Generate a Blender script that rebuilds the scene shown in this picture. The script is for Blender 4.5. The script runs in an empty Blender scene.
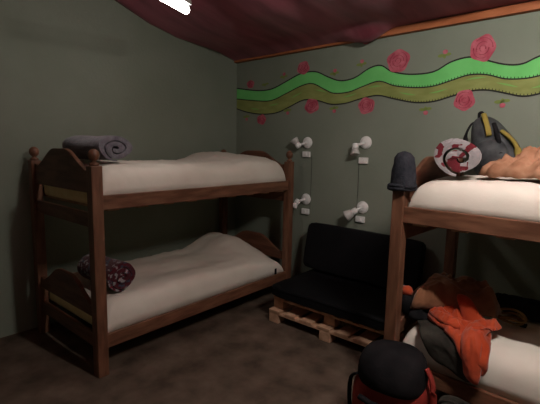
import bpy, bmesh, math, random
from mathutils import Vector, Matrix, noise
random.seed(7)
PI = math.pi
S = bpy.context.scene
C = S.collection

# ------------------------------------------------------------------ camera
cam_data = bpy.data.cameras.new('camera')
cam_data.sensor_width = 36; cam_data.lens = 405/540*36
cam_data.clip_start = 0.05
cam = bpy.data.objects.new('camera', cam_data); C.objects.link(cam)
Rm = Matrix(((0.74659741, -0.10384628, 0.65712119),
             (0.66496120, 0.08609691, -0.74189886),
             (0.02046734, 0.99085987, 0.13333347)))
cam.matrix_world = Matrix.Translation((0, 0, 1.5)) @ Rm.to_4x4()
S.camera = cam

# ------------------------------------------------------------------ light and exposure
S.view_settings.view_transform = 'Standard'
S.view_settings.look = 'None'
S.view_settings.gamma = 1
S.view_settings.exposure = 0.0
w = bpy.data.worlds.new('world'); S.world = w; w.use_nodes = True
w.node_tree.nodes['Background'].inputs[0].default_value = (0.5, 0.5, 0.6, 1)
w.node_tree.nodes['Background'].inputs[1].default_value = 0.01
LAMP_A = 27.0      # visible fluorescent fixture, emission strength
LAMP_B = 405.0      # second ceiling lamp, over the middle of the room (outside the frame)

# ------------------------------------------------------------------ helpers
def mat(name, col, rough=0.8, col2=None, scale=8.0, bump=0.0, bscale=60.0, stretch=(1,1,1), spec=0.3, detail=4, lo=0.35, hi=0.65, metallic=0.0, sheen=0.0):
    m = bpy.data.materials.new(name); m.use_nodes = True
    nt = m.node_tree; N = nt.nodes; L = nt.links
    b = N['Principled BSDF']
    b.inputs['Base Color'].default_value = (*col, 1)
    b.inputs['Roughness'].default_value = rough
    b.inputs['Specular IOR Level'].default_value = spec
    b.inputs['Metallic'].default_value = metallic
    if sheen: b.inputs['Sheen Weight'].default_value = sheen
    tc = N.new('ShaderNodeTexCoord'); mp = N.new('ShaderNodeMapping')
    mp.inputs['Scale'].default_value = stretch
    L.new(tc.outputs['Object'], mp.inputs['Vector'])
    if col2:
        n = N.new('ShaderNodeTexNoise'); n.inputs['Scale'].default_value = scale; n.inputs['Detail'].default_value = detail
        L.new(mp.outputs[0], n.inputs['Vector'])
        r = N.new('ShaderNodeValToRGB')
        r.color_ramp.elements[0].position = lo; r.color_ramp.elements[0].color = (*col, 1)
        r.color_ramp.elements[1].position = hi; r.color_ramp.elements[1].color = (*col2, 1)
        L.new(n.outputs['Fac'], r.inputs[0]); L.new(r.outputs[0], b.inputs['Base Color'])
    if bump:
        n2 = N.new('ShaderNodeTexNoise'); n2.inputs['Scale'].default_value = bscale; n2.inputs['Detail'].default_value = 3
        L.new(mp.outputs[0], n2.inputs['Vector'])
        bp = N.new('ShaderNodeBump'); bp.inputs['Strength'].default_value = bump; bp.inputs['Distance'].default_value = 0.01
        L.new(n2.outputs['Fac'], bp.inputs['Height']); L.new(bp.outputs[0], b.inputs['Normal'])
    return m

def emis(name, col, s):
    m = bpy.data.materials.new(name); m.use_nodes = True
    b = m.node_tree.nodes['Principled BSDF']
    b.inputs['Base Color'].default_value = (0.9, 0.9, 0.9, 1)
    b.inputs['Emission Color'].default_value = (*col, 1)
    b.inputs['Emission Strength'].default_value = s
    return m

def obj(name, bm, m, parent=None, smooth=False, bevel=0.0, subsurf=0, solid=0.0):
    me = bpy.data.meshes.new(name)
    bmesh.ops.recalc_face_normals(bm, faces=bm.faces[:])
    bm.to_mesh(me); bm.free()
    ms = m if isinstance(m, (list, tuple)) else [m]
    for x in ms: me.materials.append(x)
    if smooth:
        for p in me.polygons: p.use_smooth = True
    o = bpy.data.objects.new(name, me); C.objects.link(o)
    if parent: o.parent = parent
    if solid:
        md = o.modifiers.new('thickness', 'SOLIDIFY'); md.thickness = solid; md.offset = 0
    if bevel:
        md = o.modifiers.new('bevel', 'BEVEL'); md.width = bevel; md.segments = 2; md.limit_method = 'ANGLE'
    if subsurf:
        md = o.modifiers.new('subsurf', 'SUBSURF'); md.levels = subsurf; md.render_levels = subsurf
    return o

def tag(o, label=None, cat=None, group=None, kind=None):
    if label: o['label'] = label
    if cat: o['category'] = cat
    if group: o['group'] = group
    if kind: o['kind'] = kind
    return o

def thing(name, label, cat, loc=(0,0,0), rz=0, group=None):
    o = bpy.data.objects.new(name, None); C.objects.link(o)
    o.location = loc; o.rotation_euler = (0, 0, rz); o.empty_display_size = 0.1
    return tag(o, label, cat, group)

def copy_tree(o, parent=None):
    c = o.copy(); C.objects.link(c)
    if parent: c.parent = parent
    for ch in list(o.children): copy_tree(ch, c)
    return c

def box(bm, x0, x1, y0, y1, z0, z1):
    v = [bm.verts.new(p) for p in ((x0,y0,z0),(x1,y0,z0),(x1,y1,z0),(x0,y1,z0),(x0,y0,z1),(x1,y0,z1),(x1,y1,z1),(x0,y1,z1))]
    for f in ((0,3,2,1),(4,5,6,7),(0,1,5,4),(1,2,6,5),(2,3,7,6),(3,0,4,7)):
        bm.faces.new([v[i] for i in f])

def lathe(bm, prof, seg=20, M=None):
    """prof: list of (r, z) revolved round local z, transformed by M"""
    M = M or Matrix.Identity(4)
    rings = []
    for r, z in prof:
        rings.append([bm.verts.new(M @ Vector((r*math.cos(2*PI*k/seg), r*math.sin(2*PI*k/seg), z))) for k in range(seg)])
    for a, b in zip(rings[:-1], rings[1:]):
        for k in range(seg):
            bm.faces.new((a[k], a[(k+1) % seg], b[(k+1) % seg], b[k]))
    bm.faces.new(list(reversed(rings[0]))); bm.faces.new(rings[-1])

def tube(bm, pts, r, seg=8, flat=1.0):
    """tube along pts; flat<1 makes a strap"""
    pts = [Vector(p) for p in pts]; rings = []
    up0 = Vector((0, 0, 1))
    for i, p in enumerate(pts):
        t = (pts[min(i+1, len(pts)-1)] - pts[max(i-1, 0)]).normalized()
        u = t.cross(up0)
        if u.length < 0.15: u = t.cross(Vector((0, 1, 0)))
        u.normalize(); v = u.cross(t).normalized()
        rings.append([bm.verts.new(p + u*r*math.cos(2*PI*k/seg) + v*r*flat*math.sin(2*PI*k/seg)) for k in range(seg)])
    for a, b in zip(rings[:-1], rings[1:]):
        for k in range(seg):
            bm.faces.new((a[k], a[(k+1) % seg], b[(k+1) % seg], b[k]))
    bm.faces.new(list(reversed(rings[0]))); bm.faces.new(rings[-1])

def loft(bm, secs, seg=28, nz=0.0, nf=6.0, seed=0.0):
    """secs: (centre, rx, ry, power) horizontal super-ellipse rings from bottom to top"""
    rings = []
    for c, rx, ry, p in secs:
        c = Vector(c); ring = []
        for k in range(seg):
            a = 2*PI*k/seg; ca, sa = math.cos(a), math.sin(a)
            q = Vector((math.copysign(abs(ca)**(2/p), ca)*rx, math.copysign(abs(sa)**(2/p), sa)*ry, 0))
            w_ = c + q
            if nz:
                n = noise.noise(w_*nf + Vector((seed, 0, 0)))
                w_ += q.normalized()*n*nz + Vector((0, 0, n*nz*0.5))
            ring.append(bm.verts.new(w_))
        rings.append(ring)
    for a, b in zip(rings[:-1], rings[1:]):
        for k in range(seg):
            bm.faces.new((a[k], a[(k+1) % seg], b[(k+1) % seg], b[k]))
    bm.faces.new(list(reversed(rings[0]))); bm.faces.new(rings[-1])

def lerp_tab(tab, x):
    if x <= tab[0][0]:
        (a, b), (c, d) = tab[0], tab[1]
    elif x >= tab[-1][0]:
        (a, b), (c, d) = tab[-2], tab[-1]
    else:
        for (a, b), (c, d) in zip(tab[:-1], tab[1:]):
            if a <= x <= c: break
    return b + (d-b)*(x-a)/(c-a)

def catmull(pts, n=5):
    out = []
    P = [pts[0]] + list(pts) + [pts[-1]]
    for i in range(1, len(P)-2):
        for k in range(n):
            t = k/n
            out.append(tuple(0.5*((2*P[i][j]) + (-P[i-1][j]+P[i+1][j])*t + (2*P[i-1][j]-5*P[i][j]+4*P[i+1][j]-P[i+2][j])*t*t
                       + (-P[i-1][j]+3*P[i][j]-3*P[i+1][j]+P[i+2][j])*t**3) for j in range(len(pts[0]))))
    out.append(tuple(pts[-1])); return out

# ------------------------------------------------------------------ materials
M_wall = mat('green_wall_paint', (0.21, 0.235, 0.185), 0.85, (0.235, 0.26, 0.21), 1.6, bump=0.25, bscale=45, spec=0.15)
M_floor = mat('worn_brown_concrete', (0.058, 0.041, 0.029), 0.75, (0.165, 0.12, 0.088), 5.0, bump=0.6, bscale=14, spec=0.2, detail=10, lo=0.32, hi=0.76)
M_ceil = mat('burgundy_cloth', (0.19, 0.026, 0.045), 0.85, (0.35, 0.07, 0.105), 2.4, stretch=(2.5, .5, 1), spec=0.15, sheen=0.2)
M_wood = mat('red_brown_varnished_pine', (0.105, 0.043, 0.023), 0.5, (0.215, 0.098, 0.055), 5.0, stretch=(6, 1, 6), spec=0.35, detail=6)
M_woodx = mat('red_brown_varnished_pine_crossgrain', (0.09, 0.036, 0.02), 0.5, (0.17, 0.075, 0.042), 5.0, stretch=(1, 6, 6), spec=0.35, detail=6)
M_woodz = mat('red_brown_varnished_pine_upright', (0.105, 0.043, 0.023), 0.48, (0.20, 0.09, 0.05), 5.0, stretch=(6, 6, 1), spec=0.4, detail=6)
M_trim = mat('orange_brown_batten', (0.34, 0.10, 0.035), 0.6, (0.44, 0.15, 0.06), 5.0, stretch=(1, 6, 6))
M_pallet = mat('raw_pallet_pine', (0.44, 0.25, 0.15), 0.75, (0.60, 0.37, 0.24), 4.0, stretch=(5, 1, 5), bump=0.3, bscale=30)
M_foam = mat('yellow_foam', (0.80, 0.60, 0.30), 0.9, (0.86, 0.68, 0.38), 14, bump=0.2)
M_sheet = mat('off_white_sheet', (0.66, 0.60, 0.52), 0.9, (0.74, 0.69, 0.61), 3, bump=0.25, bscale=12, spec=0.1)
M_vinyl = mat('black_vinyl', (0.005, 0.005, 0.006), 0.6, (0.007, 0.007, 0.008), 6, bump=0.12, bscale=25, spec=0.10)
M_white = mat('white_plastic', (0.82, 0.80, 0.78), 0.4, spec=0.4)
M_glassy = mat('frosted_bulb_shade', (0.55, 0.52, 0.50), 0.35, spec=0.5)
M_cable = mat('grey_cable', (0.045, 0.05, 0.04), 0.7)
M_green = mat('mural_bright_green', (0.15, 0.56, 0.15), 0.7, (0.18, 0.63, 0.18), 5)
M_olive = mat('mural_olive', (0.22, 0.25, 0.07), 0.7, (0.29, 0.32, 0.10), 6, stretch=(1, 1, 3))
M_line = mat('mural_dark_outline', (0.022, 0.022, 0.02), 0.8)
M_streak = mat('mural_light_green_streak', (0.20, 0.42, 0.10), 0.7)
M_rose = mat('mural_rose_pink', (0.42, 0.065, 0.10), 0.75, (0.56, 0.15, 0.19), 16)
M_rosed = mat('mural_rose_dark', (0.26, 0.03, 0.05), 0.75)
M_bud = mat('mural_bud_leaf', (0.20, 0.26, 0.07), 0.75)
M_grey = mat('grey_purple_wool', (0.12, 0.108, 0.135), 0.95, (0.20, 0.185, 0.21), 20, bump=0.5, bscale=90, spec=0.05, sheen=0.3)
M_cap = mat('dark_grey_knit', (0.022, 0.024, 0.03), 0.95, (0.04, 0.042, 0.05), 30, bump=0.5, bscale=120, spec=0.05)
M_redpack = mat('dull_red_nylon', (0.22, 0.022, 0.016), 0.6, (0.30, 0.036, 0.026), 10, bump=0.2, bscale=18)
M_black = mat('black_fabric', (0.006, 0.006, 0.007), 0.85, (0.013, 0.012, 0.013), 12, bump=0.3, bscale=20, spec=0.1)
M_slate = mat('slate_grey_nylon', (0.022, 0.025, 0.028), 0.7, (0.07, 0.074, 0.076), 12, bump=0.3, bscale=30)
M_yellow = mat('mustard_strap', (0.24, 0.18, 0.035), 0.8, (0.30, 0.23, 0.05), 12)
M_orange = mat('orange_red_fleece', (0.35, 0.045, 0.015), 0.9, (0.46, 0.07, 0.026), 8, bump=0.3, bscale=30, spec=0.08, sheen=0.2)
M_peach = mat('peach_orange_cloth', (0.26, 0.125, 0.07), 0.9, (0.40, 0.22, 0.135), 14, bump=0.4, bscale=26, spec=0.08)
M_brown = mat('brown_fleece', (0.15, 0.06, 0.03), 0.95, (0.23, 0.10, 0.052), 7, bump=0.4, bscale=30, spec=0.08, sheen=0.2)
M_dgrey = mat('dark_grey_cloth', (0.022, 0.020, 0.017), 0.9, (0.048, 0.044, 0.036), 9, bump=0.3, bscale=28, spec=0.08)
M_tan = mat('tan_webbing', (0.24, 0.13, 0.045), 0.85, (0.30, 0.17, 0.06), 14)
M_metal = mat('bright_metal', (0.4, 0.4, 0.4), 0.35, metallic=1.0)
M_lampwhite = mat('white_enamel', (0.75, 0.75, 0.75), 0.5)
M_tubeA = emis('lit_diffuser', (1.0, 0.93, 0.86), LAMP_A)
M_tubeB = emis('lit_diffuser_middle', (1.0, 0.93, 0.86), LAMP_B)

def pattern_mat(name, base, c2, c3, sc, th=0.5):
    """blocky two-tone wool pattern"""
    m = mat(name, base, 0.95, bump=0.5, bscale=90, spec=0.05, sheen=0.2)
    nt = m.node_tree; N = nt.nodes; L = nt.links; b = N['Principled BSDF']
    tc = [n for n in N if n.type == 'TEX_COORD'][0]
    v = N.new('ShaderNodeTexVoronoi'); v.inputs['Scale'].default_value = sc; v.distance = 'CHEBYCHEV'
    L.new(tc.outputs['Object'], v.inputs['Vector'])
    r = N.new('ShaderNodeValToRGB'); r.color_ramp.interpolation = 'CONSTANT'
    e = r.color_ramp.elements
    e[0].position = 0; e[0].color = (*base, 1); e[1].position = th; e[1].color = (*c2, 1)
    x = e.new(th+(1-th)*0.6); x.color = (*c3, 1)
    s = N.new('ShaderNodeSeparateColor'); L.new(v.outputs['Color'], s.inputs[0])
    L.new(s.outputs[0], r.inputs[0]); L.new(r.outputs[0], b.inputs['Base Color'])
    return m
M_greyred = pattern_mat('pale_grey_wool_with_red', (0.30, 0.275, 0.28), (0.14, 0.018, 0.025), (0.33, 0.30, 0.30), 23, 0.60)
M_maroon = pattern_mat('maroon_wool_with_pale_blocks', (0.075, 0.012, 0.018), (0.28, 0.25, 0.26), (0.05, 0.055, 0.085), 48, 0.62)

# ------------------------------------------------------------------ the room
XL, XR, YB, YF = -3.5, 2.4, 3.33, -3.2
CZ = [(-3.6, 3.4), (0.0, 3.12), (0.6, 3.04), (1.2, 2.93), (1.82, 2.76), (2.2, 2.62), (2.5, 2.555), (2.8, 2.53), (3.33, 2.51)]
def ceil_z(x, y):
    z = lerp_tab(CZ, y)
    k = min(1.0, max(0.0, (3.33-y)/0.6))
    z += 0.010*math.sin(x*9 + 2*noise.noise(Vector((x*1.5, y*0.5, 0))))*k
    z += 0.025*noise.noise(Vector((x*2.2, y*0.9, 4)))*k
    z -= 0.050*(1-min(1, max(0, (x+1.95)/0.35)))*max(0, 1-(3.33-y)/0.3)
    z -= 0.085*math.exp(-((x+1.80)/0.16)**2)*math.exp(-((y-3.24)/0.10)**2)     # the cloth sags over the batten here
    return z
def quad(name, pts, m):
    bm = bmesh.new(); box(bm, *pts); return tag(obj(name, bm, m), kind='structure')
quad('floor', (XL-.1, XR+.1, YF-.1, YB+.1, -0.1, 0), M_floor)
quad('wall_left', (XL-.1, XL, YF-.1, YB+.1, 0, 3.5), M_wall)
quad('wall_back', (XL, XR, YB, YB+.1, 0, 2.75), M_wall)
quad('wall_right', (XR, XR+.1, YF-.1, YB+.1, 0, 3.5), M_wall)
quad('wall_front', (XL, XR, YF-.1, YF, 0, 3.5), M_wall)
quad('trim_1', (XL, XR, YB-0.045, YB, 2.448, 2.503), M_trim)     # batten where the ceiling meets the back wall
bm = bmesh.new()
nx, ny = 170, 140
g = [[bm.verts.new((XL+(XR-XL)*i/nx, YF+(YB-0.004-YF)*j/ny, ceil_z(XL+(XR-XL)*i/nx, YF+(YB-YF)*j/ny))) for j in range(ny+1)] for i in range(nx+1)]
for i in range(nx):
    for j in range(ny): bm.faces.new((g[i][j], g[i+1][j], g[i+1][j+1], g[i][j+1]))
o = tag(obj('ceiling', bm, M_ceil, smooth=True), kind='structure')
md = o.modifiers.new('thickness', 'SOLIDIFY'); md.thickness = 0.004; md.offset = 1

# ------------------------------------------------------------------ ceiling lights
def ceiling_light(label, x, y0, y1, z, mt, tilt=0.0, turn=0.0):
    t = thing('ceiling_light', label, 'light', (x, (y0+y1)/2, z))
    t.rotation_euler = (-tilt, 0, turn)
    h = (y1-y0)/2
    bm = bmesh.new(); box(bm, -0.03, 0.03, -h, h, 0.055, 0.085); obj('housing', bm, M_lampwhite, t, bevel=0.006)
    for s in (-1, 1):
        bm = bmesh.new(); box(bm, -0.014, 0.014, s*(h-0.012)-0.010, s*(h-0.012)+0.010, 0.0, 0.06); obj('tube_holder', bm, M_lampwhite, t, bevel=0.003)
        yy = s*h*0.8; top = ceil_z(x-yy*math.sin(turn), (y0+y1)/2+yy*math.cos(turn))-z+yy*math.tan(tilt)
        bm = bmesh.new(); tube(bm, [(0, yy, 0.08), (0, yy, max(top+0.005, 0.09))], 0.004, 6); obj('suspension_rod', bm, M_lampwhite, t)
    bm = bmesh.new(); lathe(bm, [(0.026, -h+0.02), (0.026, h-0.02)], 16, Matrix.Translation((0, 0, 0.02)) @ Matrix.Rotation(-PI/2, 4, 'X')); obj('lamp_tube', bm, mt, t, smooth=True)
    return t
ceiling_light('glowing white tube light under the burgundy ceiling, at the top edge above the left bunk', -2.27, 1.17, 1.82, 2.395, M_tubeA, 0, math.radians(20))
ceiling_light('white tube light hanging over the middle of the room', 0.05, 1.20, 1.74, 2.60, M_tubeB, 0, math.radians(90))

# ------------------------------------------------------------------ mural on the back wall
GT = [(-3.5, 2.17), (-3.18, 2.12), (-2.96, 2.12), (-2.76, 2.18), (-2.57, 2.24), (-2.39, 2.24), (-2.25, 2.18), (-2.11, 2.13), (-1.96, 2.14), (-1.81, 2.21), (-1.7, 2.22), (-1.6, 2.16), (-1.44, 2.12), (-1.25, 2.12), (-1.12, 2.18), (-0.99, 2.2), (-0.89, 2.17), (-0.75, 2.12), (-0.64, 2.11), (-0.54, 2.15), (-0.35, 2.20), (-0.1, 2.12), (0.15, 2.2), (0.4, 2.12)]
GB = [(-3.5, 2.05), (-3.18, 2.01), (-2.96, 2.0), (-2.75, 2.06), (-2.56, 2.12), (-2.42, 2.13), (-2.27, 2.06), (-2.17, 2.02), (-2.01, 2.02), (-1.86, 2.06), (-1.71, 2.09), (-1.57, 2.04), (-1.39, 2.01), (-1.24, 2.01), (-1.11, 2.04), (-0.98, 2.07), (-0.86, 2.06), (-0.74, 2.02), (-0.63, 2.01), (-0.53, 2.02), (-0.35, 2.06), (-0.1, 2.0), (0.15, 2.07), (0.4, 2.0)]
OB = [(-3.5, 1.94), (-3.31, 1.89), (-3.08, 1.86), (-2.87, 1.87), (-2.71, 1.92), (-2.52, 1.98), (-2.34, 1.96), (-2.2, 1.92), (-2.04, 1.92), (-1.89, 1.95), (-1.72, 1.97), (-1.56, 1.93), (-1.38, 1.89), (-1.23, 1.89), (-1.1, 1.92), (-0.97, 1.95), (-0.85, 1.95), (-0.73, 1.92), (-0.62, 1.89), (-0.52, 1.9), (-0.35, 1.94), (-0.1, 1.88), (0.15, 1.95), (0.4, 1.88)]
mural = thing('wall_mural', 'painted bright green and olive wave with pink roses across the back wall', 'mural', (0, YB, 1.86))
def band(name, top, bot, m, off, th=0.0015):
    top = catmull(top, 4); bot = catmull(bot, 4); n = 260; x0, x1 = -3.494, 0.4
    bm = bmesh.new(); rows = []
    for i in range(n+1):
        x = x0+(x1-x0)*i/n; a = lerp_tab(bot, x); b = lerp_tab(top, x)
        rows.append([bm.verts.new((x, y, z-1.86)) for y in (-off, -off-th) for z in (a, b)])
    for a, b in zip(rows[:-1], rows[1:]):
        bm.faces.new((a[2], b[2], b[3], a[3])); bm.faces.new((a[0], a[1], b[1], b[0]))
        bm.faces.new((a[1], a[3], b[3], b[1])); bm.faces.new((a[0], b[0], b[2], a[2]))
    bm.faces.new(rows[0]); bm.faces.new(rows[-1])
    return obj(name, bm, m, mural)
band('green_band', GT, GB, M_green, 0.0005)
band('olive_band', GB, OB, M_olive, 0.0005)
def shift(l, d): return [(x, z+d) for x, z in l]
for l, wd in ((GT, 0.006), (GB, 0.005), (OB, 0.006)):
    band('outline', shift(l, wd), shift(l, -wd), M_line, 0.0015)
# short hatch marks of the outline on the right half, and light streaks inside the olive band
GBc = catmull(GB, 4); OBc = catmull(OB, 4)
for i in range(50):
    x = -1.60+i*0.0225
    for l in (GBc, OBc):
        z = lerp_tab(l, x)-1.86
        bm = bmesh.new(); box(bm, x-0.002, x+0.002, -0.0035, -0.0005, z, z+0.016)
        obj('hatch_mark', bm, M_line, mural)
for xc, dz in ((-3.2, .05), (-2.92, .09), (-2.62, .08), (-2.32, .10), (-2.0, .06), (-1.75, .08), (-1.45, .06), (-1.2, .07), (-0.93, .09), (-0.72, .06), (-0.5, .05)):
    bm = bmesh.new(); pts = []
    for k in range(9):
        x = xc-0.07+0.14*k/8; z = lerp_tab(OBc, x)+dz-1.86; h = 0.006*math.sin(PI*k/8)+0.0008
        pts.append((x, z-h, z+h))
    vs = [[bm.verts.new((x, y, z)) for y in (-0.001, -0.003) for z in (a, b)] for x, a, b in pts]
    for a, b in zip(vs[:-1], vs[1:]):
        bm.faces.new((a[2], b[2], b[3], a[3])); bm.faces.new((a[1], a[3], b[3], b[1])); bm.faces.new((a[0], b[0], b[2], a[2]))
    obj('streak', bm, M_streak, mural)
ROSES = [(-3.272, 2.196, 0.056, 0.043), (-3.095, 1.803, 0.066, 0.054), (-2.539, 2.291, 0.074, 0.063), (-2.421, 1.915, 0.084, 0.071), (-1.822, 1.887, 0.08, 0.072), (-1.547, 2.239, 0.098, 0.092), (-0.9, 2.25, 0.086, 0.094), (-0.998, 1.885, 0.074, 0.078), (-1.843, 2.49, 0.085, 0.07), (-0.2, 2.24, 0.09, 0.09)]
def disc(bm, cx, cz, rx, rz, off, th, seg=26, wob=0.0, ph=0.0):
    a = []; b = []
    for k in range(seg):
        t = 2*PI*k/seg; w_ = 1+wob*math.sin(5*t+ph)+wob*0.5*math.sin(3*t-ph)
        x = cx+rx*w_*math.cos(t); z = cz+rz*w_*math.sin(t)
        a.append(bm.verts.new((x, -off, z))); b.append(bm.verts.new((x, -off-th, z)))
    for k in range(seg): bm.faces.new((a[k], a[(k+1) % seg], b[(k+1) % seg], b[k]))
    bm.faces.new(b); bm.faces.new(list(reversed(a)))
for i, (x, z, rx, rz) in enumerate(ROSES):
    bm = bmesh.new(); disc(bm, x, z-1.86, rx, rz, 0.0035, 0.002, wob=0.06, ph=i*1.3)
    r = obj('rose', bm, M_rose, mural)
    bm = bmesh.new()
    for j, (q, a0, a1) in enumerate(((0.78, 0.3, 2.6), (0.74, 3.3, 5.4), (0.5, 1.2, 3.9), (0.48, 4.4, 6.6), (0.24, 0.0, 4.6))):
        pts = [(x+rx*q*math.cos(a0+(a1-a0)*k/12+i), -0.0062, z-1.86+rz*q*math.sin(a0+(a1-a0)*k/12+i)) for k in range(13)]
        tube(bm, pts, 0.0042, 5, 0.3)
    obj('petal_lines', bm, M_rosed, r)
BUDS = [(-2.79, 2.23), (-3.05, 2.175), (-2.17, 2.20), (-1.89, 2.25), (-3.33, 1.84), (-2.73, 1.885), (-2.16, 1.88), (-1.17, 2.235), (-1.29, 1.83), (-0.74, 1.86)]
for i, (x, z) in enumerate(BUDS):
    up = 1 if z > 2 else -1
    bm = bmesh.new()
    disc(bm, x-0.026, z-1.86, 0.027, 0.013, 0.0035, 0.0015, 12); disc(bm, x+0.026, z-1.86+0.006, 0.024, 0.012, 0.0035, 0.0015, 12)
    disc(bm, x, z-1.86-0.006*up, 0.012, 0.018, 0.0035, 0.0015, 12)
    b = obj('bud_leaves', bm, M_bud, mural)
    if i != 1:
        bm = bmesh.new(); disc(bm, x+0.004, z-1.86+0.026*up, 0.019, 0.017, 0.0035, 0.0025, 12, 0.08); obj('bud', bm, M_rose, b)

# ------------------------------------------------------------------ bunk beds
PW = 0.072; LEN = 1.955; WID = 0.93
def arch_panel(z0, zs, zp):
    """head board in the local x-z plane: straight bottom z0, shoulders zs, bell-shaped peak zp"""
    bm = bmesh.new(); n = 36; a = []; b = []
    xa, xb = -WID+PW/2-0.005, -PW/2+0.005
    for i in range(n+1):
        u = i/n; x = xa+(xb-xa)*u; s = abs(2*u-1)
        k = 0.5+0.5*math.cos(PI*min(1, max(0, (s-0.18)/0.72)))
        z = zs+(zp-zs)*k - 0.012*math.exp(-((s-0.86)/0.07)**2)
        a.append([bm.verts.new((x, y, zz)) for y in (-0.014, 0.014) for zz in (z0, z)])
    for p, q in zip(a[:-1], a[1:]):
        bm.faces.new((p[0], q[0], q[1], p[1])); bm.faces.new((p[2], p[3], q[3], q[2]))
        bm.faces.new((p[1], q[1], q[3], p[3])); bm.faces.new((p[0], p[2], q[2], q[0]))
    bm.faces.new((a[0][0], a[0][1], a[0][3], a[0][2])); bm.faces.new((a[-1][0], a[-1][2], a[-1][3], a[-1][1]))
    return bm
def make_bunk(label):
    t = thing('bunk_bed', label, 'bunk bed', (0, 0, 0), 0, 'wooden bunk beds')
    knob = [(0.022, 0), (0.026, 0.004), (0.030, 0.010), (0.026, 0.018), (0.014, 0.024), (0.013, 0.030), (0.022, 0.036), (0.031, 0.048), (0.0345, 0.064), (0.033, 0.080), (0.025, 0.094), (0.012, 0.102), (0.002, 0.104)]
    for x in (0, -WID):
        for y in (0, LEN):
            bm = bmesh.new(); box(bm, x-PW/2, x+PW/2, y-PW/2, y+PW/2, 0, 1.368)
            p = obj('post', bm, M_woodz, t, bevel=0.006)
            bm = bmesh.new(); lathe(bm, knob, 20, Matrix.Translation((x, y, 1.366)))
            obj('finial', bm, M_woodz, p, smooth=True)
    for z0, z1 in ((1.09, 1.182), (0.18, 0.272)):
        for x in (0.012, -WID-0.012):
            bm = bmesh.new(); box(bm, x-0.013, x+0.013, PW/2-0.002, LEN-PW/2+0.002, z0, z1)
            obj('side_rail', bm, M_wood, t, bevel=0.004)
    for y in (0, LEN):
        for z0, z1 in ((0.975, 1.068), (0.175, 0.268)):
            bm = bmesh.new(); box(bm, -WID+PW/2-0.004, -PW/2+0.004, y-0.013, y+0.013, z0, z1)
            obj('end_rail', bm, M_woodx, t, bevel=0.004)
        for z0, zs, zp in ((1.195, 1.345, 1.465), (0.38, 0.47, 0.60)):
            o = obj('headboard', arch_panel(z0, zs, zp), M_woodx, t, bevel=0.004); o.location = (0, y, 0)
    for zt in (1.098, 0.252):
        for k in range(9):
            y = 0.12+k*(LEN-0.24)/8
            bm = bmesh.new(); box(bm, -WID+0.002, -0.002, y-0.04, y+0.04, zt-0.02, zt-0.002)
            obj('slat', bm, M_pallet, t)
    return t
bunk1 = make_bunk('reddish wooden bunk bed on the left with arched headboards, along the green wall')
bunk1.location = (-2.452, 1.14, 0); bunk1.rotation_euler.z = math.radians(1.4)
bunk2 = copy_tree(bunk1)
bunk2['label'] = 'wooden bunk bed on the right, cut by the frame, with clothes on both bunks'
bunk2.location = (-0.975, 2.235, 0); bunk2.rotation_euler.z = math.radians(-90-1.2)
for o in (bunk1, bunk2): o['group'] = 'wooden bunk beds'

def mattress(bed, label, z0, z1, hfun, seed, tagmark=False):
    """foam core plus a sheet draped over it; local x across the bed, y along"""
    t = thing('mattress', label, 'mattress')
    t.location = bed.matrix_basis @ Vector((0, 0, z0)); t.rotation_euler = bed.rotation_euler
    H = z1-z0
    bm = bmesh.new(); box(bm, -WID+0.012, -0.03, 0.045, LEN-0.16, 0, H*0.42)
    obj('foam_core', bm, M_foam, t, bevel=0.02)
    xa, xb, ya, yb = -WID+0.004, -0.004, 0.048, LEN-0.042
    zb = 0.06 if z0 > 1 else 0.008
    nu, nv = 46, 90
    def sp(k, n):  # dense towards the ends
        s = k/n; return 0.5-0.5*math.cos(PI*s)*(0.55+0.45*abs(math.cos(PI*s))) if False else 0.5-0.5*math.cos(PI*s)
    bm = bmesh.new(); G = []
    for i in range(nu+1):
        r = []
        for j in range(nv+1):
            u, v = sp(i, nu), sp(j, nv)
            x = xa+(xb-xa)*u; y = ya+(yb-ya)*v
            ex = (1-abs(2*u-1)**9)**(1/3.2); ey = (1-abs(2*v-1)**20)**(1/3.2)
            e = min(ex, 1)*min(ey, 1)
            z = hfun(u, v)-z0
            wr = noise.noise(Vector((x*5+seed, y*2.2, seed)))*0.015 + noise.noise(Vector((x*14, y*9+seed, 2)))*0.008
            wr += 0.016*abs(noise.noise(Vector((x*3-y*4, y*6, seed+3))))
            zz = zb+(z-zb+wr)*e if e > 0 else zb
            # sides bulge slightly with wrinkles
            if e < 0.9:
                x += (0.010*noise.noise(Vector((y*9, zz*8, seed))) + 0.004)*(1 if u > .5 else -1)*(0.9-e)*0.6
            r.append(bm.verts.new((x, y, zz)))
        G.append(r)
    for i in range(nu):
        for j in range(nv): bm.faces.new((G[i][j], G[i+1][j], G[i+1][j+1], G[i][j+1]))
    o = obj('sheet', bm, M_sheet, t, smooth=True)
    md = o.modifiers.new('thickness', 'SOLIDIFY'); md.thickness = 0.004; md.offset = -1
    if tagmark:
        bm = bmesh.new(); box(bm, 0.0, 0.008, LEN-0.19, LEN-0.165, 0.01, 0.075)
        obj('fabric_tag', bm, M_black, t, bevel=0.002)
    return t
def bumpf(v, c, w_): return math.exp(-((v-c)/w_)**2)
def sm(a, b, x):
    x = min(1, max(0, (x-a)/(b-a))); return x*x*(3-2*x)
mattress(bunk1, 'white sheeted mattress on the upper left bunk under the grey blanket', 1.10, 1.38,
         lambda u, v: 1.37-0.02*v+0.10*sm(0.62, 0.80, v)*(0.40+0.60*(1-u)), 1.0)
mattress(bunk1, 'white sheeted mattress on the lower left bunk with a pillow bulge at its far end', 0.254, 0.47,
         lambda u, v: 0.475-0.02*v+0.13*sm(0.66, 0.88, v)*(1-sm(0.90, 1.0, v)*0.6)*(1-sm(0.45, 1.0, u)) - 0.07*sm(0.75, 1, v)*u, 5.0, True)
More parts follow.
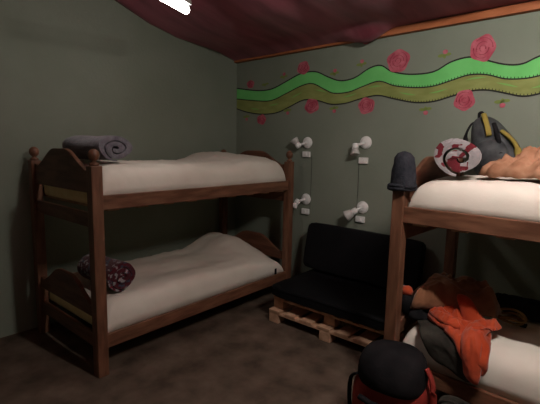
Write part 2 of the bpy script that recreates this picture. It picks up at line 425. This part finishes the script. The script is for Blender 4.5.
mattress(bunk2, 'white sheeted mattress on the upper right bunk under a striped blanket roll', 1.10, 1.34,
         lambda u, v: 1.345-0.01*v, 9.0)
mattress(bunk2, 'white sheeted mattress on the lower right bunk under scattered clothes', 0.254, 0.46,
         lambda u, v: 0.465, 13.0)

# ------------------------------------------------------------------ rolled blankets
def spiral_roll(name, label, m, r, turns, length, squash, loc, rz, th_k=0.86, seed=0, start=0.0):
    """rolled blanket with its axis along local y; spiral ends show at both faces"""
    bm = bmesh.new(); n = int(turns*26); pitch = (r*0.93)/turns; th = pitch*th_k
    ny = 12; rows = []
    for j in range(ny+1):
        y = length*j/ny; row_o = []; row_i = []
        for k in range(n+1):
            a = 2*PI*turns*k/n; rr = r*0.03+pitch*a/(2*PI)
            ww = 1+0.16*noise.noise(Vector((math.cos(a)*0.9, math.sin(a)*0.9, y*4+seed)))+0.012*noise.noise(Vector((a*3, y*25, seed)))
            yy = y + 0.012*noise.noise(Vector((a*0.7, seed, 5 if j < 6 else 9)))*(1 if j in (0, ny) else 0)
            tk = th*min(1, 0.25+(n-k)/12)
            for lst, q in ((row_i, rr-th*0.5), (row_o, rr-th*0.5+tk)):
                q = max(q, 0.002)
                lst.append(bm.verts.new((q*ww*math.cos(a+start), yy, q*ww*math.sin(a+start)*squash)))
        rows.append((row_i, row_o))
    for (ai, ao), (bi, bo) in zip(rows[:-1], rows[1:]):
        for k in range(n):
            bm.faces.new((ai[k], ai[k+1], bi[k+1], bi[k])); bm.faces.new((ao[k], bo[k], bo[k+1], ao[k+1]))
        bm.faces.new((ai[0], bi[0], bo[0], ao[0])); bm.faces.new((ai[n], ao[n], bo[n], bi[n]))
    for (ri, ro), s in ((rows[0], 1), (rows[-1], -1)):
        for k in range(n): bm.faces.new((ri[k], ro[k], ro[k+1], ri[k+1]))
    o = obj(name, bm, m, smooth=True, bevel=pitch*0.16)
    o.location = loc; o.rotation_euler.z = rz
    return tag(o, label, 'blanket', 'rolled blankets on the beds')
# local +y must run from the visible face to the far side
spiral_roll('rolled_blanket', 'grey purple blanket rolled up on the upper left bunk behind the knob', M_grey, 0.135, 2.3, 0.54, 0.70, (-2.60, 1.37, 1.470), math.radians(92), 0.8, seed=1, start=2.83)
spiral_roll('rolled_blanket', 'dark maroon patterned blanket rolled up on the lower left bunk', M_maroon, 0.120, 2.7, 0.42, 0.88, (-2.56, 1.365, 0.584), math.radians(92), 0.8, seed=4, start=0.31)
spiral_roll('rolled_blanket', 'pale grey blanket with dark red patches rolled up on the upper right bunk', M_greyred, 0.134, 1.7, 0.36, 0.88, (-0.70, 2.33, 1.462), math.radians(16), 0.78, seed=7, start=0.32-0.1)

# ------------------------------------------------------------------ grey cap on the bed post
cap = thing('knit_cap', 'dark grey knitted cap pulled over the front post knob of the right bunk', 'hat', (-0.968, 2.235, 1.274))
bm = bmesh.new()
secs = []
for z, rx, ry in ((0.012, 0.076, 0.068), (0.03, 0.075, 0.068), (0.07, 0.071, 0.065), (0.11, 0.067, 0.062), (0.15, 0.061, 0.057), (0.185, 0.054, 0.050), (0.210, 0.036, 0.034), (0.221, 0.008, 0.008)):
    secs.append(((0.004*math.sin(z*14), 0, z), rx, ry, 2.0))
loft(bm, secs, 28, 0.008, 14, 2); obj('crown', bm, M_cap, cap, smooth=True)
bm = bmesh.new()
secs = []
for k in range(9):
    a = 2*PI*k/8
    secs.append(((-0.004, 0, 0.018+0.020*math.sin(a)), 0.078+0.008*math.cos(a)-0.003, 0.064+0.008*math.cos(a), 2.0))
loft(bm, secs, 28, 0.008, 12, 5); obj('rolled_brim', bm, M_cap, cap, smooth=True)
cap.rotation_euler.y = math.radians(-1)

# ------------------------------------------------------------------ pallet sofa
def pallet(label, x, y, z, w_, d, h, rz):
    t = thing('wooden_pallet', label, 'pallet', (x, y, z), rz, 'pallets under the black seat')
    bt = 0.019
    for k in range(7):      # deck boards run front to back
        xx = w_*k/7+0.008
        bm = bmesh.new(); box(bm, xx, xx+w_/7-0.052, 0, d, h-bt, h); obj('deck_board', bm, M_pallet, t, bevel=0.003)
    for k in range(3):
        yy = (d-0.09)*k/2
        bm = bmesh.new(); box(bm, 0.006, w_-0.016, yy+0.004, yy+0.094, h-2*bt, h-bt); obj('stringer_board', bm, M_pallet, t, bevel=0.003)
        for q in range(3):
            xx = 0.008+(w_-0.125)*q/2
            bm = bmesh.new(); box(bm, xx, xx+0.10, yy+0.004, yy+0.094, 0.0, h-2*bt); obj('block', bm, M_pallet, t, bevel=0.003)
    return t
SR = math.radians(1.5)
pallet('raw pine pallet on the floor, the lower one under the black seat', -2.235, 2.53, 0.0, 1.16, 0.76, 0.112, SR)
pallet('raw pine pallet stacked on another, right under the black seat cushion', -2.235, 2.59, 0.113, 1.16, 0.70, 0.105, SR)

def cushion(name, label, w_, d, h, loc, rot, puff=0.02, seed=0, seam=True):
    t = thing(name, label, 'cushion', loc); t.rotation_euler = rot
    bm = bmesh.new(); n = 20
    bmesh.ops.create_grid(bm, x_segments=n, y_segments=n, size=0.5); bm.clear()
    # six-sided subdivided box, superellipsoid-like corners
    def pt(a, b, c):
        p = [a, b, c]; q = Vector((a, b, c))
        f = 1-0.5*((abs(a)**10)*(abs(b)**10)+(abs(a)**10)*(abs(c)**10)+(abs(b)**10)*(abs(c)**10))*0.10
        x = a*w_/2*f; y = b*d/2*f; z = c*h/2*f
        z += puff*c*(1-a*a)*(1-b*b)
        z += 0.006*noise.noise(Vector((a*3+seed, b*3, c)))
        return (x, y, z+h/2)
    vd = {}
    def vv(a, b, c):
        k = (round(a, 4), round(b, 4), round(c, 4))
        if k not in vd: vd[k] = bm.verts.new(pt(a, b, c))
        return vd[k]
    m_ = 16; s = [-1+2*i/m_ for i in range(m_+1)]
    for i in range(m_):
        for j in range(m_):
            for c in (-1, 1):
                for f in (lambda a, b: (a, b, c), lambda a, b: (a, c, b), lambda a, b: (c, a, b)):
                    try: bm.faces.new([vv(*f(*q)) for q in ((s[i], s[j]), (s[i+1], s[j]), (s[i+1], s[j+1]), (s[i], s[j+1]))])
                    except ValueError: pass
    obj('cover', bm, M_vinyl, t, smooth=True, bevel=0.022)
    if seam:
        bm = bmesh.new()
        pts = [pt(a, -1, 0.55) for a in [-0.97+1.94*k/20 for k in range(21)]]
        tube(bm, [(p[0], p[1]-0.002, p[2]) for p in pts], 0.004, 6); obj('piping', bm, M_vinyl, t, smooth=True)
    return t
cushion('seat_cushion', 'wide black vinyl seat cushion lying on the wooden pallets', 1.12, 0.72, 0.098, (-1.682, 2.895, 0.231), (0, 0, SR), 0.012, 1)
cushion('back_cushion', 'black vinyl back cushion leaning against the green wall behind the seat', 1.12, 0.10, 0.44,
        (-1.735, 3.128, 0.350), (math.radians(-11), math.radians(0.8), SR), 0.0, 5, False)

# ------------------------------------------------------------------ wall lamps, switch boxes, cables
def wall_lamp(x, z, sock, head, label, big=1.0, m=None):
    t = thing('wall_lamp', label, 'lamp', (x, YB, z), 0, 'white reading lamps on the back wall')
    Mw = Matrix.Rotation(PI/2, 4, 'X')
    bm = bmesh.new(); lathe(bm, [(0.056, 0), (0.058, 0.006), (0.056, 0.014), (0.046, 0.022), (0.020, 0.028), (0.004, 0.029)], 28, Mw)
    obj('wall_plate', bm, M_white, t, smooth=True, bevel=0.002)
    p0 = Vector((0, -0.02, 0)); p1 = Vector((sock[0], -0.06, sock[1])); d = (Vector((head[0], head[2], head[1]))-p1).normalized()
    bm = bmesh.new(); tube(bm, [p0, p0.lerp(p1, 0.5)+Vector((0, -0.012, 0)), p1], 0.013, 10); obj('arm', bm, M_white, t, smooth=True)
    q = d.to_track_quat('Z', 'Y').to_matrix().to_4x4()
    bm = bmesh.new(); lathe(bm, [(0.014, -0.026), (0.026, -0.022), (0.030, -0.004), (0.029, 0.018), (0.026, 0.022)], 20, Matrix.Translation(p1) @ q)
    obj('socket', bm, M_white, t, smooth=True, bevel=0.001)
    L = 0.058*big
    bm = bmesh.new(); lathe(bm, [(0.018, 0.0), (0.027*big, 0.006), (0.034*big, L*0.45), (0.041*big, L*0.85), (0.041*big, L), (0.034*big, L+0.003), (0.01, L-0.004)], 22, Matrix.Translation(p1+d*0.020) @ q)
    obj('lamp_shade', bm, m or M_glassy, t, smooth=True)
wall_lamp(-2.456, 1.555, (-0.075, -0.03), (-0.12, 0.035, -0.08), 'upper left white wall lamp, head turned left beside the bunk post', 1.0)
wall_lamp(-1.806, 1.562, (-0.075, -0.035), (-0.062, -0.10, -0.08), 'upper right white wall lamp, head pointing down over its switch', 1.0)
wall_lamp(-2.452, 0.985, (-0.070, -0.03), (-0.085, -0.075, -0.09), 'lower left white wall lamp near the bunk post', 0.85, M_white)
wall_lamp(-1.806, 0.972, (-0.050, -0.035), (-0.105, -0.078, -0.09), 'lower right white wall lamp just above the black back cushion', 1.25)
def switch(x, z, label):
    t = thing('light_switch', label, 'switch', (x, YB, z), 0, 'switch boxes under the wall lamps')
    bm = bmesh.new(); box(bm, -0.045, 0.045, -0.022, 0, -0.028, 0.028); obj('switch_box', bm, M_white, t, bevel=0.004)
    bm = bmesh.new(); box(bm, -0.012, 0.012, -0.028, -0.02, -0.016, 0.016); obj('rocker', bm, M_white, t, bevel=0.002)
switch(-2.462, 1.440, 'small white switch box under the upper left wall lamp')
switch(-1.819, 1.400, 'small white switch box under the upper right wall lamp')
switch(-2.452, 0.858, 'small white switch box under the lower left wall lamp')
switch(-1.822, 0.860, 'small white switch box under the lower right wall lamp')
for x, z0, z1, lb in ((-2.40, 0.87, 1.43, 'thin dark cable running down the wall between the left two wall lamps'),
                      (-1.868, 0.87, 1.40, 'thin dark cable running down the wall between the right two wall lamps')):
    bm = bmesh.new(); tube(bm, [(x, YB-0.004, z1), (x+0.003, YB-0.004, (z0+z1)/2), (x-0.002, YB-0.004, z0)], 0.0022, 6)
    tag(obj('lamp_cable', bm, M_cable), lb, 'cable')

# ------------------------------------------------------------------ draped and crumpled cloth
def fold(p, f, seed):
    q = Vector((p[0]*f+seed, p[1]*f*0.8, seed)); wv = noise.noise(q*0.6)*1.6
    a = noise.noise(Vector((q.x+wv, q.y*1.6-wv, seed)))
    b = noise.noise(Vector((p[0]*f*2.3, p[1]*f*1.5+seed+wv, 3)))
    return (1-abs(a)*3.2)*0.65+(1-abs(b)*2.6)*0.35
def edge_dist(poly, x, y):
    best = 9
    for i in range(len(poly)):
        a = Vector(poly[i]); b = Vector(poly[(i+1) % len(poly)]); p = Vector((x, y)); ab = b-a
        if ab.length < 1e-6: continue
        t = max(0, min(1, (p-a).dot(ab)/ab.length_squared)); best = min(best, (p-(a+ab*t)).length)
    return best
def cloth(name, poly, surf, m, height, folds, f, seed, edge=0.05, parent=None, base=0.0, rings=20, seg=110):
    """crumpled garment: outline poly in (u, v), star-shaped about its centre; surf(u, v, h) -> point at height h above what carries it"""
    c = (sum(p[0] for p in poly)/len(poly), sum(p[1] for p in poly)/len(poly))
    P = list(poly)+list(poly[:2]); cr = catmull([poly[-1]]+P, 6)[6:-6]
    n = len(cr); out = []
    for k in range(seg):
        t = k/seg*(n-1); i = int(t); g_ = t-i; a, b = cr[i], cr[min(i+1, n-1)]
        x, y = a[0]+(b[0]-a[0])*g_, a[1]+(b[1]-a[1])*g_
        w_ = 1+0.07*noise.noise(Vector((x*14, y*14, seed)))
        out.append((c[0]+(x-c[0])*w_, c[1]+(y-c[1])*w_))
    bm = bmesh.new(); R_ = []
    for r in range(1, rings+1):
        s_ = r/rings; row = []
        for (x, y) in out:
            u = c[0]+(x-c[0])*s_; v = c[1]+(y-c[1])*s_
            k = min(1, edge_dist(out, u, v)/edge)**0.55 if r < rings else 0.0
            h = base+0.008+height*k+folds*fold((u, v), f, seed)*(0.25+0.75*k)
            row.append(bm.verts.new(surf(u, v, max(h, base+0.004))))
        R_.append(row)
    ctr = bm.verts.new(surf(c[0], c[1], base+0.008+height+folds*fold(c, f, seed)))
    for k in range(seg): bm.faces.new((ctr, R_[0][k], R_[0][(k+1) % seg]))
    for a, b in zip(R_[:-1], R_[1:]):
        for k in range(seg): bm.faces.new((a[k], b[k], b[(k+1) % seg], a[(k+1) % seg]))
    o = obj(name, bm, m, parent, smooth=True)
    md = o.modifiers.new('thickness', 'SOLIDIFY'); md.thickness = 0.006; md.offset = -1
    return o
# carrying surface of the right bunk: v<0 runs down the front face of the rail, v>0 across the mattress
YFRONT = 2.192
def carry(ztop):
    def s(u, v, h):
        y0 = YFRONT - (u+0.975)*0.021
        if v < -0.03:
            return (u, y0-h*0.6-0.004, ztop+v+0.012)
        if v < 0.05:
            t = (v+0.03)/0.08; a = t*PI/2
            return (u, y0+0.05-math.cos(a)*(0.054+h*0.6), ztop-0.03+0.012+math.sin(a)*(0.03+h))
        return (u, y0+0.02+v, ztop+0.012+h)
    return s
low = carry(0.468); up = carry(1.348)
# lower right bunk, from the back forwards
cloth('dark_cloth_heap', [(-0.60, 0.70), (-0.35, 0.62), (-0.10, 0.66), (0.10, 0.72), (0.12, 0.86), (-0.3, 0.87), (-0.62, 0.86)], low, M_black, 0.07, 0.03, 7, 21, 0.10)
tag(C.objects['dark_cloth_heap'], 'black heap of clothing at the back of the lower right bunk', 'clothing')
cloth('black_clothes', [(-0.92, 0.12), (-0.93, 0.20), (-0.86, 0.26), (-0.70, 0.30), (-0.55, 0.30), (-0.56, 0.24), (-0.70, 0.20), (-0.82, 0.14)], low, M_black, 0.045, 0.025, 9, 63, 0.04)
tag(C.objects['black_clothes'], 'black clothes crumpled between the brown jacket and the orange jacket', 'clothing')
cloth('brown_jacket', [(-0.925, 0.15), (-0.930, 0.34), (-0.90, 0.55), (-0.76, 0.64), (-0.58, 0.58), (-0.49, 0.44), (-0.50, 0.33), (-0.62, 0.27), (-0.74, 0.24), (-0.83, 0.17)], low, M_brown, 0.115, 0.055, 5.5, 17, 0.05, base=0.06)
tag(C.objects['brown_jacket'], 'brown fleece jacket heaped at the left end of the lower right bunk', 'clothing')
cloth('dark_grey_garment', [(-0.86, 0.14), (-0.80, 0.02), (-0.72, -0.10), (-0.62, -0.14), (-0.52, -0.17), (-0.47, -0.10), (-0.46, 0.05), (-0.60, 0.16), (-0.78, 0.20)], low, M_dgrey, 0.010, 0.010, 9, 12, 0.05)
tag(C.objects['dark_grey_garment'], 'dark grey garment hanging over the rail under the orange clothing', 'clothing')
cloth('orange_jacket', [(-0.80, 0.13), (-0.83, 0.20), (-0.76, 0.245), (-0.64, 0.235), (-0.50, 0.22), (-0.46, 0.10), (-0.43, -0.02), (-0.45, -0.10), (-0.53, -0.08), (-0.60, 0.0), (-0.70, 0.06)], low, M_orange, 0.030, 0.034, 10, 31, 0.045, base=0.022)
OJ = tag(C.objects['orange_jacket'], 'bright orange red jacket thrown across the lower right bunk and its rail', 'clothing')
cloth('sleeve', [(-0.50, 0.26), (-0.57, 0.16), (-0.58, 0.05), (-0.545, -0.06), (-0.53, -0.13), (-0.47, -0.15), (-0.455, -0.07), (-0.475, 0.04), (-0.47, 0.14), (-0.44, 0.24)], low, M_orange, 0.035, 0.020, 13, 55, 0.035, parent=OJ, base=0.055)
cloth('sleeve', [(-0.83, 0.24), (-0.80, 0.15), (-0.70, 0.07), (-0.62, 0.05), (-0.60, 0.10), (-0.68, 0.17), (-0.76, 0.26)], low, M_orange, 0.030, 0.018, 13, 75, 0.035, parent=OJ, base=0.05)
cloth('hood', [(-0.80, 0.30), (-0.78, 0.22), (-0.70, 0.20), (-0.62, 0.22), (-0.60, 0.28), (-0.68, 0.315)], low, M_orange, 0.045, 0.025, 12, 91, 0.04, parent=OJ, base=0.03)
# collar standing up over the heap
bm = bmesh.new()
secs = [((-0.55, 2.43, 0.50), 0.075, 0.03, 2.4), ((-0.585, 2.44, 0.55), 0.070, 0.028, 2.4), ((-0.62, 2.45, 0.60), 0.055, 0.024, 2.3), ((-0.65, 2.46, 0.65), 0.042, 0.020, 2.2), ((-0.662, 2.465, 0.668), 0.02, 0.01, 2)]
loft(bm, secs, 24, 0.014, 16, 3); obj('collar', bm, M_orange, OJ, smooth=True, subsurf=1)
# small orange cuff beside the post
cf = thing('orange_bundle', 'small orange red bundle poking out beside the right bunk post', 'clothing', (-0.958, 2.385, 0.64))
bm = bmesh.new(); loft(bm, [((0, 0, -0.03), 0.012, 0.012, 2), ((0, 0, -0.022), 0.03, 0.026, 2), ((0.002, 0, 0), 0.036, 0.03, 2), ((-0.002, 0, 0.018), 0.03, 0.025, 2), ((0, 0, 0.028), 0.01, 0.01, 2)], 18, 0.008, 30, 3)
obj('folds', bm, M_orange, cf, smooth=True)
bm = bmesh.new(); loft(bm, [((0.0, 0.01, -0.155), 0.02, 0.02, 2), ((0.0, 0.01, -0.13), 0.045, 0.05, 2), ((0, 0.01, -0.07), 0.045, 0.05, 2), ((0, 0, -0.022), 0.02, 0.02, 2)], 18, 0.01, 20, 8)
obj('dark_lining', bm, M_black, cf, smooth=True)
# tan strap coil
t = thing('tan_belt', 'tan webbing belt coiled on the lower right bunk beside the orange jacket', 'belt', (-0.455, 2.70, 0.485))
bm = bmesh.new()
pts = [((0.060+0.006*k/12)*math.cos(k*2*PI/24), (0.060+0.006*k/12)*math.sin(k*2*PI/24)*0.9, 0.012+0.010*math.sin(k*0.5)+k*0.0007) for k in range(60)]
tube(bm, pts, 0.012, 8, 0.5); obj('webbing', bm, M_tan, t, smooth=True)
bm = bmesh.new(); box(bm, 0.060, 0.095, -0.02, 0.02, 0.0, 0.014); obj('buckle', bm, M_black, t, bevel=0.003)
# upper right bunk: peach garment at the frame edge
cloth('peach_garment', [(-0.62, 0.24), (-0.54, 0.42), (-0.47, 0.50), (-0.30, 0.66), (-0.02, 0.66), (0.05, 0.30), (-0.20, 0.16), (-0.42, 0.17)], up, M_peach, 0.125, 0.050, 11, 44, 0.16)
tag(C.objects['peach_garment'], 'crumpled peach orange garment on the upper right bunk at the frame edge', 'clothing')

# ------------------------------------------------------------------ slate rucksack on the upper right bunk
t = thing('rucksack', 'slate grey rucksack with mustard straps leaning on the wall above the right bunk', 'backpack', (-0.635, 2.93, 1.362))
t.scale = (1.0, 1.0, 1.06)
t.rotation_euler = (math.radians(-14), math.radians(-15), math.radians(0))
bm = bmesh.new()
loft(bm, [((0.0, 0, 0), 0.10, 0.08, 2.6), ((0.0, 0, 0.012), 0.135, 0.10, 2.6), ((0.0, -0.005, 0.08), 0.150, 0.115, 2.6), ((-0.005, 0, 0.16), 0.140, 0.11, 2.6), ((-0.02, 0, 0.24), 0.115, 0.095, 2.5), ((-0.035, 0, 0.31), 0.088, 0.078, 2.4), ((-0.045, 0.004, 0.36), 0.068, 0.06, 2.3), ((-0.05, 0.006, 0.385), 0.045, 0.04, 2.2), ((-0.05, 0.006, 0.392), 0.01, 0.01, 2)], 32, 0.016, 9, 3)
body = obj('body', bm, M_slate, t, smooth=True, subsurf=1)
bm = bmesh.new()
loft(bm, [((0.005, -0.10, 0.02), 0.05, 0.02, 2.6), ((0.005, -0.115, 0.035), 0.09, 0.035, 2.6), ((0.005, -0.12, 0.10), 0.095, 0.04, 2.6), ((-0.005, -0.105, 0.17), 0.08, 0.032, 2.4), ((-0.012, -0.088, 0.195), 0.05, 0.015, 2.2)], 24, 0.008, 12, 6)
obj('front_pocket', bm, M_slate, t, smooth=True, subsurf=1)
bm = bmesh.new()
tube(bm, catmull([(-0.085, 0.0, 0.36), (-0.115, -0.03, 0.345), (-0.15, -0.06, 0.27), (-0.145, -0.08, 0.20), (-0.11, -0.10, 0.13)], 6), 0.016, 10, 0.45); obj('shoulder_strap', bm, M_black, t, smooth=True)
bm = bmesh.new()
tube(bm, catmull([(-0.028, -0.045, 0.385), (-0.012, -0.085, 0.33), (-0.002, -0.10, 0.27), (0.004, -0.118, 0.215)], 6), 0.017, 10, 0.5); obj('mustard_strap', bm, M_yellow, t, smooth=True)
bm = bmesh.new()
tube(bm, catmull([(0.070, -0.075, 0.235), (0.105, -0.085, 0.19), (0.135, -0.085, 0.13), (0.145, -0.08, 0.05)], 6), 0.021, 10, 0.6); obj('mustard_strap', bm, M_yellow, t, smooth=True)
bm = bmesh.new()
tube(bm, catmull([(0.030, -0.07, 0.30), (0.045, -0.10, 0.24), (0.055, -0.125, 0.16), (0.06, -0.145, 0.08)], 6), 0.014, 10, 0.5); obj('compression_strap', bm, M_black, t, smooth=True)
bm = bmesh.new()
tube(bm, catmull([(-0.07, 0.0, 0.385), (-0.062, -0.006, 0.412), (-0.045, -0.006, 0.412), (-0.035, 0, 0.385)], 5), 0.010, 8); obj('grab_loop', bm, M_black, t, smooth=True)

# ------------------------------------------------------------------ red backpack on the floor
t = thing('backpack', 'red backpack with a black lid standing on the floor before the right bunk', 'backpack', (-0.79, 1.86, 0), math.radians(8))
bm = bmesh.new()
loft(bm, [((0, 0, 0.0), 0.13, 0.09, 3), ((0, 0, 0.012), 0.17, 0.125, 3), ((0, 0, 0.12), 0.19, 0.14, 3), ((0, 0, 0.24), 0.19, 0.14, 3), ((0, 0, 0.33), 0.18, 0.135, 3), ((0, 0, 0.38), 0.165, 0.125, 3), ((0, 0, 0.40), 0.12, 0.09, 3)], 36, 0.016, 7, 1)
obj('body', bm, M_redpack, t, smooth=True, subsurf=1)
bm = bmesh.new()
loft(bm, [((0, -0.01, 0.335), 0.145, 0.125, 2.8), ((0, -0.01, 0.345), 0.165, 0.145, 2.8), ((0, -0.01, 0.40), 0.170, 0.15, 2.7), ((0.0, 0, 0.455), 0.160, 0.14, 2.6), ((0.0, 0.01, 0.50), 0.135, 0.115, 2.4), ((0, 0.015, 0.522), 0.08, 0.07, 2.2), ((0, 0.015, 0.528), 0.01, 0.01, 2)], 36, 0.018, 7, 9)
obj('lid', bm, M_black, t, smooth=True, subsurf=1)
bm = bmesh.new()
loft(bm, [((0, -0.135, 0.03), 0.08, 0.02, 2.8), ((0, -0.15, 0.05), 0.13, 0.04, 2.8), ((0, -0.155, 0.15), 0.14, 0.05, 2.8), ((0, -0.145, 0.24), 0.13, 0.04, 2.8), ((0, -0.13, 0.265), 0.09, 0.018, 2.6)], 30, 0.008, 9, 4)
fp = obj('front_pocket', bm, M_redpack, t, smooth=True, subsurf=1)
bm = bmesh.new()
tube(bm, [(-0.12, -0.150, 0.292), (-0.06, -0.163, 0.285), (0, -0.167, 0.282), (0.06, -0.163, 0.285), (0.12, -0.150, 0.292)], 0.016, 8, 0.8); obj('dark_seam', bm, M_black, t, smooth=True)
bm = bmesh.new()
tube(bm, catmull([(0.160, -0.02, 0.47), (0.192, -0.03, 0.41), (0.205, -0.04, 0.30), (0.203, -0.05, 0.18), (0.19, -0.05, 0.08)], 6), 0.016, 10, 0.6); obj('side_strap', bm, M_redpack, t, smooth=True)
bm = bmesh.new()
tube(bm, catmull([(-0.15, -0.10, 0.38), (-0.195, -0.07, 0.33), (-0.205, -0.06, 0.22), (-0.19, -0.06, 0.10)], 6), 0.012, 10, 0.6); obj('side_strap', bm, M_black, t, smooth=True)

# ------------------------------------------------------------------ dark duffel in front of the lower right bunk
t = thing('duffel_bag', 'dark grey open bag slumped on the floor between backpack and right bunk', 'bag', (-0.51, 2.03, 0), math.radians(-5))
bm = bmesh.new()
loft(bm, [((0, 0, 0.0), 0.09, 0.07, 2.6), ((0, 0, 0.012), 0.125, 0.10, 2.6), ((0, 0, 0.10), 0.135, 0.11, 2.5), ((0, 0, 0.20), 0.115, 0.09, 2.4), ((0, 0, 0.25), 0.105, 0.075, 2.3), ((0, 0, 0.252), 0.095, 0.065, 2.3), ((0, 0, 0.21), 0.085, 0.058, 2.3), ((0, 0, 0.17), 0.02, 0.02, 2)], 30, 0.014, 9, 7)
obj('body', bm, M_dgrey, t, smooth=True, subsurf=1)
bm = bmesh.new()
tube(bm, catmull([(-0.07, -0.085, 0.22), (-0.06, -0.10, 0.285), (0.0, -0.10, 0.315), (0.06, -0.10, 0.285), (0.07, -0.085, 0.22)], 6), 0.010, 8, 0.7); obj('handle', bm, M_dgrey, t, smooth=True)
